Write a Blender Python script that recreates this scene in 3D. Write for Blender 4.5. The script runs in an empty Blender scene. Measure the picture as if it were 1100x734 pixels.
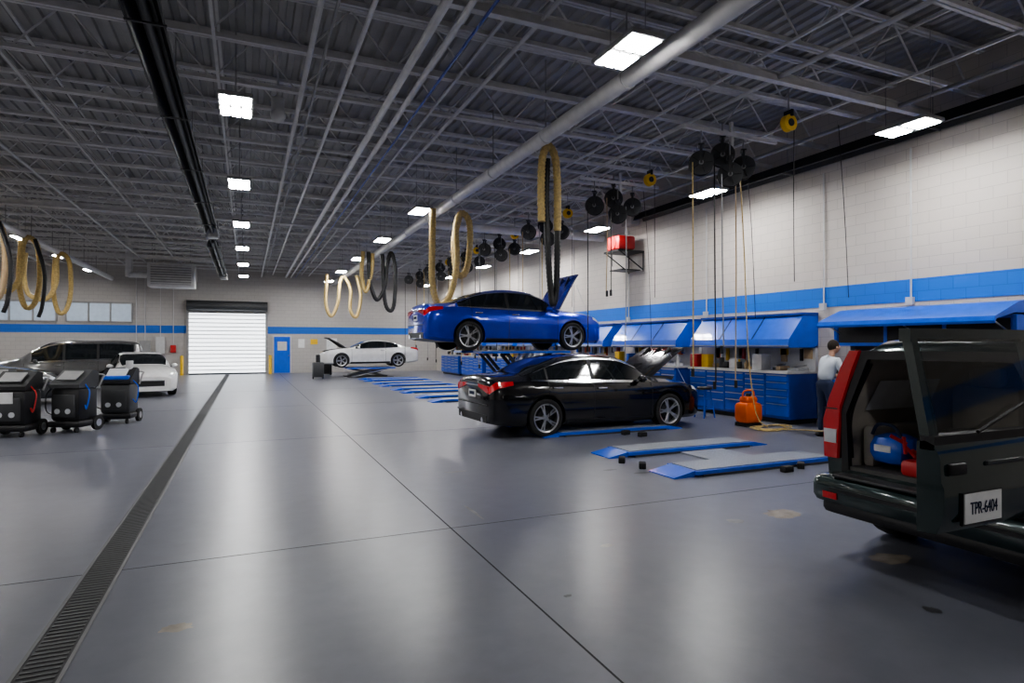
import bpy, math, random
from mathutils import Vector, Matrix
random.seed(7)
D = bpy.data
scene = bpy.context.scene
COL = scene.collection

# ------------------------------------------------------------------ materials
MATS = {}
def mat(name, col, rough=0.5, metal=0.0, coat=0.0, emit=0.0, ecol=None, var=0.08, nscale=6.0, alpha=1.0):
    if name in MATS: return MATS[name]
    m = D.materials.new(name); m.use_nodes = True
    nt = m.node_tree; b = nt.nodes['Principled BSDF']
    b.inputs['Roughness'].default_value = rough
    b.inputs['Metallic'].default_value = metal
    b.inputs['Coat Weight'].default_value = coat
    b.inputs['Coat Roughness'].default_value = 0.04
    b.inputs['Alpha'].default_value = alpha
    tc = nt.nodes.new('ShaderNodeTexCoord'); nz = nt.nodes.new('ShaderNodeTexNoise')
    nz.inputs['Scale'].default_value = nscale; nz.inputs['Detail'].default_value = 4
    nt.links.new(tc.outputs['Object'], nz.inputs['Vector'])
    cr = nt.nodes.new('ShaderNodeValToRGB')
    c0 = [max(0, c*(1-var)) for c in col[:3]]+[1]; c1 = [min(1, c*(1+var)) for c in col[:3]]+[1]
    cr.color_ramp.elements[0].color = c0; cr.color_ramp.elements[1].color = c1
    cr.color_ramp.elements[0].position = .3; cr.color_ramp.elements[1].position = .7
    nt.links.new(nz.outputs['Fac'], cr.inputs['Fac'])
    nt.links.new(cr.outputs['Color'], b.inputs['Base Color'])
    if emit:
        b.inputs['Emission Color'].default_value = list(ecol or col)[:3]+[1]
        b.inputs['Emission Strength'].default_value = emit
    MATS[name] = m
    return m

M_black = mat('black_plastic', (.012,.012,.014), .45)
M_rubber = mat('rubber', (.015,.015,.016), .75)
M_glass = mat('car_glass', (.012,.015,.018), .04, coat=.6)
M_chrome = mat('chrome', (.75,.75,.77), .15, 1.0)
M_silver = mat('alloy', (.55,.56,.58), .28, .9)
M_dkgrey = mat('dark_grey', (.05,.052,.056), .5)
M_grey = mat('grey_paint', (.3,.3,.3), .5)
M_ltgrey = mat('light_grey', (.55,.55,.55), .5)
M_white = mat('white_paint', (.75,.75,.75), .4)
M_red = mat('red_lens', (.40,.008,.012), .15, coat=1, emit=.04, ecol=(1,.03,.03))
M_redp = mat('red_paint', (.45,.02,.02), .4)
M_lamp = mat('clear_lens', (.6,.62,.65), .1, coat=1)
M_steel = mat('joist_steel', (.60,.595,.59), .5, .0)
M_duct = mat('duct_white', (.66,.655,.65), .4)
M_blue = mat('blue_cabinet', (.006,.10,.62), .32, coat=.4)
M_bluedk = mat('blue_drawer', (.006,.05,.34), .33, coat=.3)
M_yel = mat('yellow_hose', (.50,.37,.15), .6, nscale=20, var=.25)
M_yelp = mat('yellow_paint', (.8,.5,.03), .5)
M_orange = mat('orange_tank', (.75,.13,.02), .4)
M_emit = mat('led_panel', (1,1,1), .5, emit=125, ecol=(1.0,.992,.975))
M_plate = mat('steel_plate', (.27,.29,.33), .4, .3, nscale=60, var=.3)
M_tan = mat('tan_card', (.45,.33,.2), .8)
M_skin = mat('skin', (.55,.32,.22), .6)
M_cloth = mat('shirt_cloth', (.6,.65,.72), .85)
M_navy = mat('navy_cloth', (.02,.03,.07), .9)
M_hair = mat('hair', (.03,.02,.015), .8)
M_int = mat('interior_trim', (.10,.098,.095), .8)
M_intl = mat('interior_grey', (.40,.37,.33), .85)

# ------------------------------------------------------------------ mesh builder
class MB:
    def __init__(s): s.v=[]; s.f=[]; s.m=[]; s.ms=[]
    def mi(s, m):
        if m not in s.ms: s.ms.append(m)
        return s.ms.index(m)
    def add(s, vs, fs, m):
        o=len(s.v); s.v += [tuple(v) for v in vs]; k=s.mi(m)
        for f in fs: s.f.append(tuple(i+o for i in f)); s.m.append(k)
    def box(s, c, sz, m, rot=None, top=(1,1)):
        x,y,z=[a/2 for a in sz]; tx,ty=top
        vs=[Vector(p) for p in [(-x,-y,-z),(x,-y,-z),(x,y,-z),(-x,y,-z),(-x*tx,-y*ty,z),(x*tx,-y*ty,z),(x*tx,y*ty,z),(-x*tx,y*ty,z)]]
        if rot is not None: vs=[rot@v for v in vs]
        c=Vector(c)
        s.add([v+c for v in vs],[(0,3,2,1),(4,5,6,7),(0,1,5,4),(1,2,6,5),(2,3,7,6),(3,0,4,7)],m)
    def bb(s, x0,x1,y0,y1,z0,z1,m): s.box(((x0+x1)/2,(y0+y1)/2,(z0+z1)/2),(abs(x1-x0),abs(y1-y0),abs(z1-z0)),m)
    def rbox(s, c, sz, m, r=.03, rot=None):
        x,y,z=[a/2 for a in sz]; r=min(r,x*.9,y*.9,z*.9); c=Vector(c)
        ring=lambda ix,iy:[(ix,-iy+r),(ix,iy-r),(ix-r*.3,iy-r*.3),(ix-r,iy),(-ix+r,iy),(-ix+r*.3,iy-r*.3),(-ix,iy-r),(-ix,-iy+r),(-ix+r*.3,-iy+r*.3),(-ix+r,-iy),(ix-r,-iy),(ix-r*.3,-iy+r*.3)]
        vs=[];fs=[]
        lv=[(-z,r),(-z+r*.3,r*.3),(-z+r,0),(z-r,0),(z-r*.3,r*.3),(z,r)]
        for zz,ins in lv:
            for px,py in ring(x,y):
                vs.append(Vector((px*(x-ins)/x,py*(y-ins)/y,zz)))
        for k in range(5):
            for i in range(12):
                j=(i+1)%12; fs.append((k*12+i,k*12+j,k*12+12+j,k*12+12+i))
        fs.append(tuple(range(11,-1,-1))); fs.append(tuple(range(60,72)))
        if rot is not None: vs=[rot@v for v in vs]
        s.add([v+c for v in vs],fs,m)
    def cyl(s, p0,p1,r,m,n=12,r2=None,cap=True):
        p0=Vector(p0);p1=Vector(p1); r2=r if r2 is None else r2
        d=(p1-p0).normalized(); a=Vector((0,0,1)) if abs(d.z)<.9 else Vector((1,0,0))
        u=d.cross(a).normalized(); w=d.cross(u)
        vs=[]
        for p,rr in((p0,r),(p1,r2)):
            for i in range(n):
                t=2*math.pi*(i+.5)/n; vs.append(p+(u*math.cos(t)+w*math.sin(t))*rr)
        fs=[(i,(i+1)%n,n+(i+1)%n,n+i) for i in range(n)]
        if cap: fs+= [tuple(range(n-1,-1,-1)),tuple(range(n,2*n))]
        s.add(vs,fs,m)
    def tube(s, pts, r, m, n=8, ridge=0.0):
        pts=[Vector(p) for p in pts]; vs=[];fs=[]
        d0=(pts[1]-pts[0]).normalized(); a=Vector((0,1,0)) if abs(d0.y)<.9 else Vector((1,0,0))
        u=d0.cross(a).normalized()
        for k,p in enumerate(pts):
            d=(pts[min(k+1,len(pts)-1)]-pts[max(k-1,0)]).normalized()
            u=(u-d*u.dot(d)).normalized(); w=d.cross(u)
            rr=r*(1-ridge*(k%2))
            for i in range(n):
                t=2*math.pi*i/n; vs.append(p+(u*math.cos(t)+w*math.sin(t))*rr)
        for k in range(len(pts)-1):
            for i in range(n):
                j=(i+1)%n; fs.append((k*n+i,k*n+j,k*n+n+j,k*n+n+i))
        fs+=[tuple(range(n-1,-1,-1)),tuple(range((len(pts)-1)*n,len(pts)*n))]
        s.add(vs,fs,m)
    def lathe(s, prof, m, c=(0,0,0), axis='y', n=28):
        c=Vector(c); vs=[];fs=[]
        for r,h in prof:
            for i in range(n):
                t=2*math.pi*i/n; a,b=r*math.cos(t),r*math.sin(t)
                v={'y':(a,h,b),'z':(a,b,h),'x':(h,a,b)}[axis]; vs.append(c+Vector(v))
        for k in range(len(prof)-1):
            for i in range(n):
                j=(i+1)%n; fs.append((k*n+i,k*n+j,k*n+n+j,k*n+n+i))
        s.add(vs,fs,m)
    def ext(s, poly, axis, a, b, m):
        n=len(poly); P={'x':lambda p,h:(h,p[0],p[1]),'y':lambda p,h:(p[0],h,p[1]),'z':lambda p,h:(p[0],p[1],h)}[axis]
        vs=[P(p,a) for p in poly]+[P(p,b) for p in poly]
        s.add(vs,[(i,(i+1)%n,n+(i+1)%n,n+i) for i in range(n)]+[tuple(range(n-1,-1,-1)),tuple(range(n,2*n))],m)
    def sph(s, c, r, m, nu=14, nv=9, rot=None):
        if not hasattr(r,'__len__'): r=(r,r,r)
        vs=[];fs=[]; c=Vector(c)
        for j in range(nv+1):
            p=math.pi*j/nv
            for i in range(nu):
                t=2*math.pi*i/nu
                v=Vector((r[0]*math.sin(p)*math.cos(t),r[1]*math.sin(p)*math.sin(t),r[2]*math.cos(p)))
                if rot is not None: v=rot@v
                vs.append(c+v)
        for j in range(nv):
            for i in range(nu):
                k=(i+1)%nu; fs.append((j*nu+i,j*nu+nu+i,j*nu+nu+k,j*nu+k))
        s.add(vs,fs,m)
    def mesh(s, name, smooth=False, ang=35):
        me=D.meshes.new(name); me.from_pydata(s.v,[],s.f)
        for m in s.ms: me.materials.append(m)
        me.polygons.foreach_set('material_index', s.m)
        me.validate(clean_customdata=False)
        import bmesh
        bm=bmesh.new(); bm.from_mesh(me); bmesh.ops.recalc_face_normals(bm,faces=bm.faces); bm.to_mesh(me); bm.free()
        if smooth:
            me.shade_smooth()
            me.set_sharp_from_angle(angle=math.radians(ang))
        me.update()
        return me
    def obj(s, name, parent=None, loc=(0,0,0), yaw=0, smooth=True, ang=35):
        return put(name, s.mesh(name,smooth,ang), parent, loc, yaw)
def put(name, me, parent=None, loc=(0,0,0), yaw=0):
    o=D.objects.new(name, me); COL.objects.link(o)
    o.location=loc; o.rotation_euler=(0,0,yaw)
    if parent: o.parent=parent
    return o
def empty(name, loc=(0,0,0), yaw=0):
    return put(name,None,None,loc,yaw)
def cr(pts, step=.03):
    pts=[Vector(p) for p in pts]; out=[]
    P=[pts[0]*2-pts[1]]+pts+[pts[-1]*2-pts[-2]]
    for i in range(1,len(P)-2):
        n=max(2,int((P[i+1]-P[i]).length/step))
        for k in range(n):
            t=k/n; a,b,c,d=P[i-1],P[i],P[i+1],P[i+2]
            out.append(.5*((2*b)+(c-a)*t+(2*a-5*b+4*c-d)*t*t+(3*b-a-3*c+d)*t**3))
    out.append(pts[-1]); return out

# ------------------------------------------------------------------ room
XL,XR,YB,YF,ZC=-13.0,11.0,-5.0,37.0,6.5

def floor_mat():
    m=D.materials.new('sealed_concrete'); m.use_nodes=True; nt=m.node_tree; b=nt.nodes['Principled BSDF']
    N=nt.nodes.new; L=nt.links.new
    g=N('ShaderNodeNewGeometry')
    n1=N('ShaderNodeTexNoise'); n1.inputs['Scale'].default_value=.35; n1.inputs['Detail'].default_value=3; n1.inputs['Roughness'].default_value=.5
    n2=N('ShaderNodeTexNoise'); n2.inputs['Scale'].default_value=5; n2.inputs['Detail'].default_value=6; n2.inputs['Roughness'].default_value=.6
    for n in (n1,n2): L(g.outputs['Position'],n.inputs['Vector'])
    c=N('ShaderNodeValToRGB'); e=c.color_ramp.elements
    e[0].position=.25; e[0].color=(.118,.122,.148,1); e[1].position=.78; e[1].color=(.178,.184,.218,1)
    L(n1.outputs['Fac'],c.inputs['Fac'])
    mx=N('ShaderNodeMix'); mx.data_type='RGBA'; mx.blend_type='MULTIPLY'; mx.inputs['Factor'].default_value=.38
    c2=N('ShaderNodeValToRGB'); c2.color_ramp.elements[0].color=(.65,.65,.65,1); c2.color_ramp.elements[0].position=.3; c2.color_ramp.elements[1].position=.7
    L(n2.outputs['Fac'],c2.inputs['Fac']); L(c.outputs['Color'],mx.inputs['A']); L(c2.outputs['Color'],mx.inputs['B'])
    L(mx.outputs['Result'],b.inputs['Base Color'])
    r=N('ShaderNodeMapRange'); r.inputs['To Min'].default_value=.28; r.inputs['To Max'].default_value=.36
    L(n1.outputs['Fac'],r.inputs['Value']); L(r.outputs['Result'],b.inputs['Roughness'])
    b.inputs['Specular IOR Level'].default_value=.58
    return m
def block_mat(name, axis, col):
    m=D.materials.new(name); m.use_nodes=True; nt=m.node_tree; b=nt.nodes['Principled BSDF']
    N=nt.nodes.new; L=nt.links.new
    g=N('ShaderNodeNewGeometry'); sp=N('ShaderNodeSeparateXYZ'); cb=N('ShaderNodeCombineXYZ')
    L(g.outputs['Position'],sp.inputs[0]); L(sp.outputs[axis],cb.inputs['X']); L(sp.outputs['Z'],cb.inputs['Y'])
    bk=N('ShaderNodeTexBrick'); bk.inputs['Scale'].default_value=1; bk.inputs['Brick Width'].default_value=.4; bk.inputs['Row Height'].default_value=.2
    bk.inputs['Mortar Size'].default_value=.005; bk.inputs['Mortar Smooth'].default_value=.3
    bk.inputs['Color1'].default_value=[c for c in col]+[1]; bk.inputs['Color2'].default_value=[c*.96 for c in col]+[1]; bk.inputs['Mortar'].default_value=[c*.7 for c in col]+[1]
    L(cb.outputs[0],bk.inputs['Vector']); L(bk.outputs['Color'],b.inputs['Base Color'])
    bp=N('ShaderNodeBump'); bp.inputs['Strength'].default_value=.3; bp.inputs['Distance'].default_value=.01; bp.invert=True
    L(bk.outputs['Fac'],bp.inputs['Height']); L(bp.outputs['Normal'],b.inputs['Normal'])
    b.inputs['Roughness'].default_value=.6
    return m
M_floor=floor_mat()
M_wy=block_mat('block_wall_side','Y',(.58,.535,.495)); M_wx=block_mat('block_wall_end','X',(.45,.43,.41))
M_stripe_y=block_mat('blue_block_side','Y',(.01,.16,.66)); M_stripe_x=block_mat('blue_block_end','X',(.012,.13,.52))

b=MB(); b.bb(XL-.2,XR+.2,YB-.2,YF+.2,-.2,0,M_floor); b.obj('floor',smooth=False)
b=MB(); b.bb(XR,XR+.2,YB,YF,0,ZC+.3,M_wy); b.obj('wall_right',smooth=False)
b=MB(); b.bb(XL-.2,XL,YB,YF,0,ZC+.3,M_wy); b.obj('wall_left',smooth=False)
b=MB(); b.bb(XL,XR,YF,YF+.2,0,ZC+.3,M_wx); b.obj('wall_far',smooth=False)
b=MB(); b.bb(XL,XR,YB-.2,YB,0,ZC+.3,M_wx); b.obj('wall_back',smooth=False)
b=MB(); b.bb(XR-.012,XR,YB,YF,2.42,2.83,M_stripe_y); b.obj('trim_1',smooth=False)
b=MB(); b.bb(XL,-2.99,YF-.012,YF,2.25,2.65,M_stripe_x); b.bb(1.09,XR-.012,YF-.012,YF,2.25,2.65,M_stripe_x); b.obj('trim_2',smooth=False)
M_deck=mat('deck_steel',(.34,.335,.33),.5,0,var=.15,nscale=1.5)
b=MB(); x=XL; prof=[]
while x<XR:
    prof+=[(x,ZC),(x+.09,ZC),(x+.11,ZC+.045),(x+.20,ZC+.045)]; x+=.22
vs=[(p[0],YB,p[1]) for p in prof]+[(p[0],YF,p[1]) for p in prof]; n=len(prof)
b.add(vs,[(i,i+1,n+i+1,n+i) for i in range(n-1)],M_deck)
b.bb(XL,XR,YB,YF,ZC+.08,ZC+.2,M_deck)
b.obj('ceiling',smooth=False)
# joists
b=MB(); zb,zt=5.72,6.44
for z in (zb,zt):
    b.bb(XL+.02,XR-.02,-.055,-.01,z-.03,z+.03,M_steel); b.bb(XL+.02,XR-.02,.01,.055,z-.03,z+.03,M_steel)
x=XL+.1; up=False
while x<XR-.7:
    b.cyl((x,0,zt if up else zb),(x+.62,0,zb if up else zt),.015,M_steel,n=5,cap=False); x+=.62; up=not up
jm=b.mesh('joist',False)
y=-4.2
while y<YF-.3:
    put('steel_joist',jm,None,(0,y,0)); y+=1.45
b=MB()
for X in (-10.6,-8.2,-5.6,-3.1,-.4,2.9,6.6,9.1):
    for z in(5.67,6.39): b.bb(X-.02,X+.02,YB+.05,YF-.05,z-.02,z+.015,M_steel)
b.obj('joist_bridging',smooth=False)
b=MB()
for Y in (6.6,20.8,31.5):
    b.bb(XL+.05,XR-.05,Y-.05,Y+.05,5.52,5.54,M_steel); b.bb(XL+.05,XR-.05,Y-.01,Y+.01,5.54,5.64,M_steel); b.bb(XL+.05,XR-.05,Y-.05,Y+.05,5.64,5.66,M_steel)
b.obj('strut_channel',smooth=False)

# drain & joints
b=MB(); X=-.95
M_drain=mat('drain_iron',(.03,.03,.032),.5,.5)
b.bb(X-.11,X+.11,YB,36.6,0,.002,M_drain)
y=1.5
while y<36.5:
    b.bb(X-.085,X+.085,y,y+.022,.002,.005,M_dkgrey); y+=.05 if y<16 else .1
M_edge=mat('drain_edge',(.14,.14,.145),.5)
b.bb(X-.12,X-.1,YB,36.6,0,.006,M_edge); b.bb(X+.1,X+.12,YB,36.6,0,.006,M_edge)
b.obj('trench_drain',smooth=False)
b=MB(); M_joint=mat('joint_dark',(.03,.03,.033),.9)
for X in(1.68,-7.5): b.bb(X-.006,X+.006,YB,YF,0,.0012,M_joint)
for Y in(5.2,11.2,17.2,23.2,29.2): b.bb(XL,XR,Y-.004,Y+.004,0,.001,M_joint)
b.obj('floor_control_joints',smooth=False)
M_stain=mat('floor_patch_tan',(.25,.215,.18),.5,var=.3,nscale=9); M_stl=mat('floor_patch_pale',(.23,.225,.215),.45,var=.3,nscale=9)
M_sdk=mat('floor_patch_oil',(.05,.05,.055),.3,var=.3,nscale=9)
def stain(x,y,rx,ry,m):
    b=MB(); n=22; vs=[(x,y,.0015)]
    for i in range(n):
        t=2*math.pi*i/n; k=random.uniform(.75,1.15); vs.append((x+rx*k*math.cos(t),y+ry*k*math.sin(t),.0015))
    b.add(vs,[(0,1+i,1+(i+1)%n) for i in range(n)],m); b.obj('floor_stain',smooth=False)
def fl(px,py):
    d=1072.5/(py-370); u=(px-550)/650; return d*(.4015+.9159*u), d*(.9159-.4015*u)
for px,py,rx,ry,m in((190,674,.1,.06,M_stain),(955,600,.18,.12,M_stain),(840,552,.2,.14,M_stain),(790,560,.08,.08,M_stl),(490,507,.16,.05,M_stl),(510,551,.02,.3,M_stl),(652,586,.06,.04,M_stl),(1000,655,.05,.05,M_sdk),(690,508,.12,.05,M_sdk),(655,505,.1,.04,M_sdk),(610,640,.03,.02,M_sdk)):
    x,y=fl(px,py); stain(x,y,rx,ry,m)

# ------------------------------------------------------------------ far wall
M_roll=mat('rollup_slat',(.8,.82,.85),.5,emit=1.8,ecol=(.9,.95,1.0))  # emission stands in for daylight coming through the translucent slats
b=MB(); x0,x1=-2.86,.96
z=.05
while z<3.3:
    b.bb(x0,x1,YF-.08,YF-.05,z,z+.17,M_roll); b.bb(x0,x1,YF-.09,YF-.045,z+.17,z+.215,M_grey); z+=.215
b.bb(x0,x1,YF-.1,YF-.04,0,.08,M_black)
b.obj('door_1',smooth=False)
b=MB(); b.bb(x0-.12,x0,YF-.2,YF,0,4.05,M_grey); b.bb(x1,x1+.12,YF-.2,YF,0,4.05,M_grey)
b.cyl((x0-.1,YF-.3,3.75),(x1+.1,YF-.3,3.75),.27,M_dkgrey,n=20); b.bb(x0-.12,x1+.12,YF-.14,YF,3.35,4.05,M_grey)
b.obj('rollup_door_frame')
b=MB(); b.bb(1.35,2.35,YF-.06,YF,0,2.15,M_ltgrey); b.bb(1.42,2.28,YF-.09,YF-.06,.02,2.08,M_blue); b.bb(1.6,2.1,YF-.1,YF-.09,1.3,1.8,M_ltgrey); b.sph((2.2,YF-.13,1.0),.04,M_chrome)
b.obj('door_2',smooth=False)
for X in(-3.15,1.2):
    b=MB(); b.cyl((X,YF-.6,0),(X,YF-.6,1.0),.08,M_yelp,n=14); b.sph((X,YF-.6,1.0),(.08,.08,.05),M_yelp); b.obj('safety_bollard')
M_win=mat('window_glass',(.3,.36,.42),.2,emit=.2,ecol=(.7,.82,1.0))
for k,(a,c) in enumerate(((-11.6,-8.75),(-8.35,-5.5))):
    b=MB(); b.bb(a,c,YF-.03,YF-.02,2.85,3.75,M_win)
    for xx in (a,(2*a+c)/3,(a+2*c)/3,c): b.bb(xx-.04,xx+.04,YF-.07,YF,2.8,3.8,M_grey)
    b.bb(a,c,YF-.07,YF,2.76,2.84,M_grey); b.bb(a,c,YF-.07,YF,3.76,3.84,M_grey)
    b.obj('window_%d'%(k+1),smooth=False)
b=MB()
for x,z,w,h,m in((-4.9,1.5,.5,.7,M_grey),(-4.2,1.6,.4,.9,M_ltgrey),(-5.3,1.4,.3,.5,M_dkgrey),(-3.6,1.4,.25,.4,M_redp)):
    b.bb(x-w/2,x+w/2,YF-.15,YF,z-h/2,z+h/2,m); b.bb(x-w/2+.03,x+w/2-.03,YF-.165,YF-.15,z-h/2+.03,z+h/2-.03,m); b.cyl((x,YF-.07,z+h/2),(x,YF-.07,5.5),.02,M_ltgrey,n=6)
b.obj('electrical_panel',smooth=False)
b=MB()
for x,z,w,h,m in((2.9,1.7,.35,.5,M_white),(3.6,1.8,.4,.3,M_yelp),(4.6,1.6,.6,.8,M_white)):
    b.bb(x-w/2,x+w/2,YF-.02,YF-.001,z-h/2,z+h/2,m)
b.obj('wall_sign',smooth=False)
b=MB(); c=(-3.3,33.4,4.95)
b.rbox(c,(2.0,1.1,1.15),M_ltgrey,.05); b.bb(c[0]-.85,c[0]+.85,c[1]-.58,c[1]-.55,c[2]-.45,c[2]+.45,M_grey)
for i in range(8): b.box((c[0],c[1]-.6,c[2]-.4+i*.115),(1.7,.06,.05),M_ltgrey)
for sx in(-.8,.8):
    for sy in(-.4,.4): b.cyl((c[0]+sx,c[1]+sy,c[2]+.5),(c[0]+sx,c[1]+sy,6.5),.015,M_grey,n=6)
b.cyl((c[0]-1.0,c[1],c[2]),(c[0]-1.8,c[1],c[2]),.15,M_duct); b.cyl((c[0]-1.8,c[1],c[2]-.1),(c[0]-1.8,c[1],6.5),.15,M_duct)
b.obj('unit_heater')

# ------------------------------------------------------------------ ducts, pipes, heaters
DX=4.66
b=MB(); b.cyl((DX,1.5,5.2),(DX,36.9,5.2),.12,M_duct,n=20)
for i in range(15):
    y=2+i*2.4; b.cyl((DX,y-.03,5.2),(DX,y+.03,5.2),.135,M_duct,n=20); b.cyl((DX,y,5.3),(DX,y,6.5),.012,M_grey,n=6)
b.cyl((DX,17.3,5.2),(10.9,17.3,5.2),.13,M_duct,n=18)
b.obj('exhaust_duct')
b=MB(); b.cyl((-6.4,14,5.05),(-6.4,36.9,5.05),.11,M_duct,n=16)
for i in range(10):
    y=15+i*2.3; b.cyl((-6.4,y,5.15),(-6.4,y,6.5),.012,M_grey,n=6)
b.obj('exhaust_duct')
b=MB()
for X,z,r,m in((2.05,5.5,.055,M_duct),(2.32,5.5,.04,M_duct),(2.55,5.48,.02,M_bluedk),(.75,5.45,.035,M_ltgrey),(.95,5.55,.02,M_grey),(3.3,5.62,.03,M_ltgrey),(1.35,5.6,.03,M_duct),(-4.4,5.55,.03,M_ltgrey),(7.2,5.6,.035,M_ltgrey),(9.9,5.6,.04,M_grey),(-9,5.6,.05,M_duct)):
    b.cyl((X,YB,z),(X,36.9,z),r,m,n=10)
b.obj('ceiling_pipe')
def heater(X,z,y0,y1):
    b=MB(); b.ext([(X-.19,z-.1),(X-.1,z+.1),(X+.1,z+.1),(X+.19,z-.1),(X+.17,z-.1),(X+.085,z+.08),(X-.085,z+.08),(X-.17,z-.1)],'y',y0,y1,M_black)
    b.cyl((X,y0-.2,z),(X,y1+.2,z),.055,M_dkgrey,n=12)
    y=y0+.5
    while y<y1:
        b.box((X,y,z-.1),(.4,.03,.02),M_dkgrey); b.cyl((X,y,z+.1),(X,y,6.5),.01,M_grey,n=5); y+=3
    b.rbox((X,y1+.4,z),(.35,.5,.35),M_grey)
    b.obj('radiant_tube_heater')
heater(-1.0,5.2,1,21); heater(-1.05,5.05,22.5,33)
heater(10.62,5.4,0,14.9)
b=MB()
for Y in(3.4,7.1,8.9,12.4,15.9,19.4): 
    b.cyl((10.97,Y,2.4),(10.97,Y,5.2),.016,M_ltgrey,n=8)
    b.bb(10.9,10.98,Y-.06,Y+.06,2.36,2.5,M_ltgrey)
b.obj('wall_conduit')
b=MB(); b.cyl((.45,10.4,5.6),(.45,10.4,5.35),.1,M_ltgrey); b.sph((.45,10.4,5.33),.12,M_ltgrey); b.cyl((.45,10.4,5.5),(.45,10.4,6.5),.02,M_ltgrey); b.obj('security_camera')

# ------------------------------------------------------------------ LED fixtures
b=MB(); b.rbox((0,0,.05),(.46,.86,.06),M_grey,.015)
for sy in(-.215,.215):
    for k in(-1,0,1): b.bb(k*.14-.05,k*.14+.05,sy-.165,sy+.165,.008,.022,M_emit)
for sy in(-.35,.35): b.cyl((0,sy,.07),(0,sy,1.47),.006,M_grey,n=5)
lm=b.mesh('led_fixture',False)
for X,ys in((-.15,(9.5,14.1,18.8,23.5,28.2,33)),(4.05,(5.9,15.1,19.8,24.5,29.2,33.9)),(9.5,(1.5,6.2,10.7,15.4,20.1,24.8,29.5,34.2)),(-6.6,(4,9,14,19,24,28.5,33.2)),(-10.8,(6,14,24,33)),(2,(-3,))):
    for Y in ys: put('ceiling_led_light',lm,None,(X,Y,5.03))

# ------------------------------------------------------------------ cars
def pchip(pts):
    xs=[p[0] for p in pts]; ys=[p[1] for p in pts]; n=len(xs)
    dl=[(ys[i+1]-ys[i])/(xs[i+1]-xs[i]) for i in range(n-1)]
    m=[dl[0]]+[0 if dl[i-1]*dl[i]<=0 else 2*dl[i-1]*dl[i]/(dl[i-1]+dl[i]) for i in range(1,n-1)]+[dl[-1]]
    def f(x):
        x=min(max(x,xs[0]),xs[-1])
        i=0
        while i<n-2 and x>xs[i+1]: i+=1
        h=xs[i+1]-xs[i]; t=(x-xs[i])/h
        return (2*t**3-3*t*t+1)*ys[i]+(t**3-2*t*t+t)*h*m[i]+(-2*t**3+3*t*t)*ys[i+1]+(t**3-t*t)*h*m[i+1]
    return f
def ss(a,b,x):
    t=min(1,max(0,(x-a)/(b-a))); return t*t*(3-2*t)
SEDAN=dict(x0=-2.42,x1=2.42,ax=(-1.36,1.44),R=.345,tum=.42,W=.925,
  top=[(-2.42,.95),(-2.38,1.06),(-2.3,1.085),(-1.8,1.115),(-1.35,1.27),(-.85,1.41),(-.3,1.465),(.2,1.44),(.6,1.30),(1.12,1.04),(1.5,.99),(2.0,.90),(2.28,.80),(2.42,.68)],
  belt=[(-2.42,.88),(-2.3,.99),(-1.7,1.0),(-1.0,.97),(.3,.93),(1.1,.92),(1.6,.90),(2.1,.82),(2.42,.63)],
  w=[(-2.42,.74),(-2.38,.82),(-2.28,.87),(-2.05,.905),(-1.3,.925),(0,.925),(1.4,.92),(1.9,.90),(2.15,.85),(2.32,.76),(2.42,.62)],
  bot=[(-2.42,.28),(-2.2,.24),(-1.7,.2),(1.8,.18),(2.3,.18),(2.42,.2)],
  win=[(-1.62,-1.33),(-1.29,-.38),(-.30,.82)],ws=(.36,1.06),bl=(-1.74,-.98),doors=[1.0,-.34,-1.30],cowl=1.12,hoodf=2.22)
COUPE=dict(SEDAN); COUPE.update(top=[(-2.42,.87),(-2.38,.96),(-2.3,1.0),(-1.9,1.03),(-1.3,1.22),(-.8,1.33),(-.3,1.37),(.1,1.34),(.5,1.2),(1.05,.99),(1.5,.95),(2.0,.87),(2.28,.77),(2.42,.66)],win=[(-1.35,-.75),(-.65,.75)],doors=[.95,-.72],bl=(-1.7,-.95),ws=(.3,1.0))
SUV=dict(x0=-2.25,x1=2.3,ax=(-1.42,1.33),R=.35,tum=.42,W=.9,
  top=[(-2.25,1.56),(-2.2,1.64),(-2.05,1.69),(-1.4,1.72),(-.4,1.72),(.1,1.68),(.5,1.5),(.95,1.13),(1.3,1.08),(1.9,1.0),(2.15,.92),(2.3,.75)],
  belt=[(-2.25,1.05),(-1,1.03),(.6,1.0),(1.2,.98),(2.0,.88),(2.3,.70)],
  w=[(-2.25,.84),(-2.18,.875),(-2.0,.89),(-1.2,.9),(1.3,.9),(1.9,.87),(2.15,.8),(2.3,.66)],
  bot=[(-2.25,.40),(-2.0,.30),(2.0,.26),(2.3,.32)],
  win=[(-2.05,-1.3),(-1.22,-.4),(-.32,.62)],ws=(.12,.9),bl=None,doors=[.8,-.36,-1.25],cowl=.95,hoodf=2.1)
VAN=dict(SUV); VAN.update(x0=-2.45,x1=2.45,ax=(-1.4,1.5),tum=.3,
  top=[(-2.45,1.35),(-2.38,1.6),(-2.2,1.74),(-1.4,1.80),(-.3,1.80),(.3,1.72),(.8,1.45),(1.25,1.15),(1.7,1.05),(2.1,.95),(2.3,.85),(2.45,.7)],
  belt=[(-2.45,1.08),(-1,1.05),(.8,1.0),(1.5,.95),(2.1,.85),(2.45,.66)],
  w=[(-2.45,.8),(-2.36,.88),(-2.1,.95),(-1.2,.97),(1.3,.97),(1.9,.92),(2.25,.82),(2.45,.66)],W=.97,
  bot=[(-2.45,.34),(-2.2,.24),(2.1,.22),(2.45,.3)],
  win=[(-2.15,-1.1),(-1.02,-.1),(-.02,.85)],ws=(.35,1.2),doors=[1.05,-.06,-1.06],cowl=1.3,hoodf=2.25)

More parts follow.
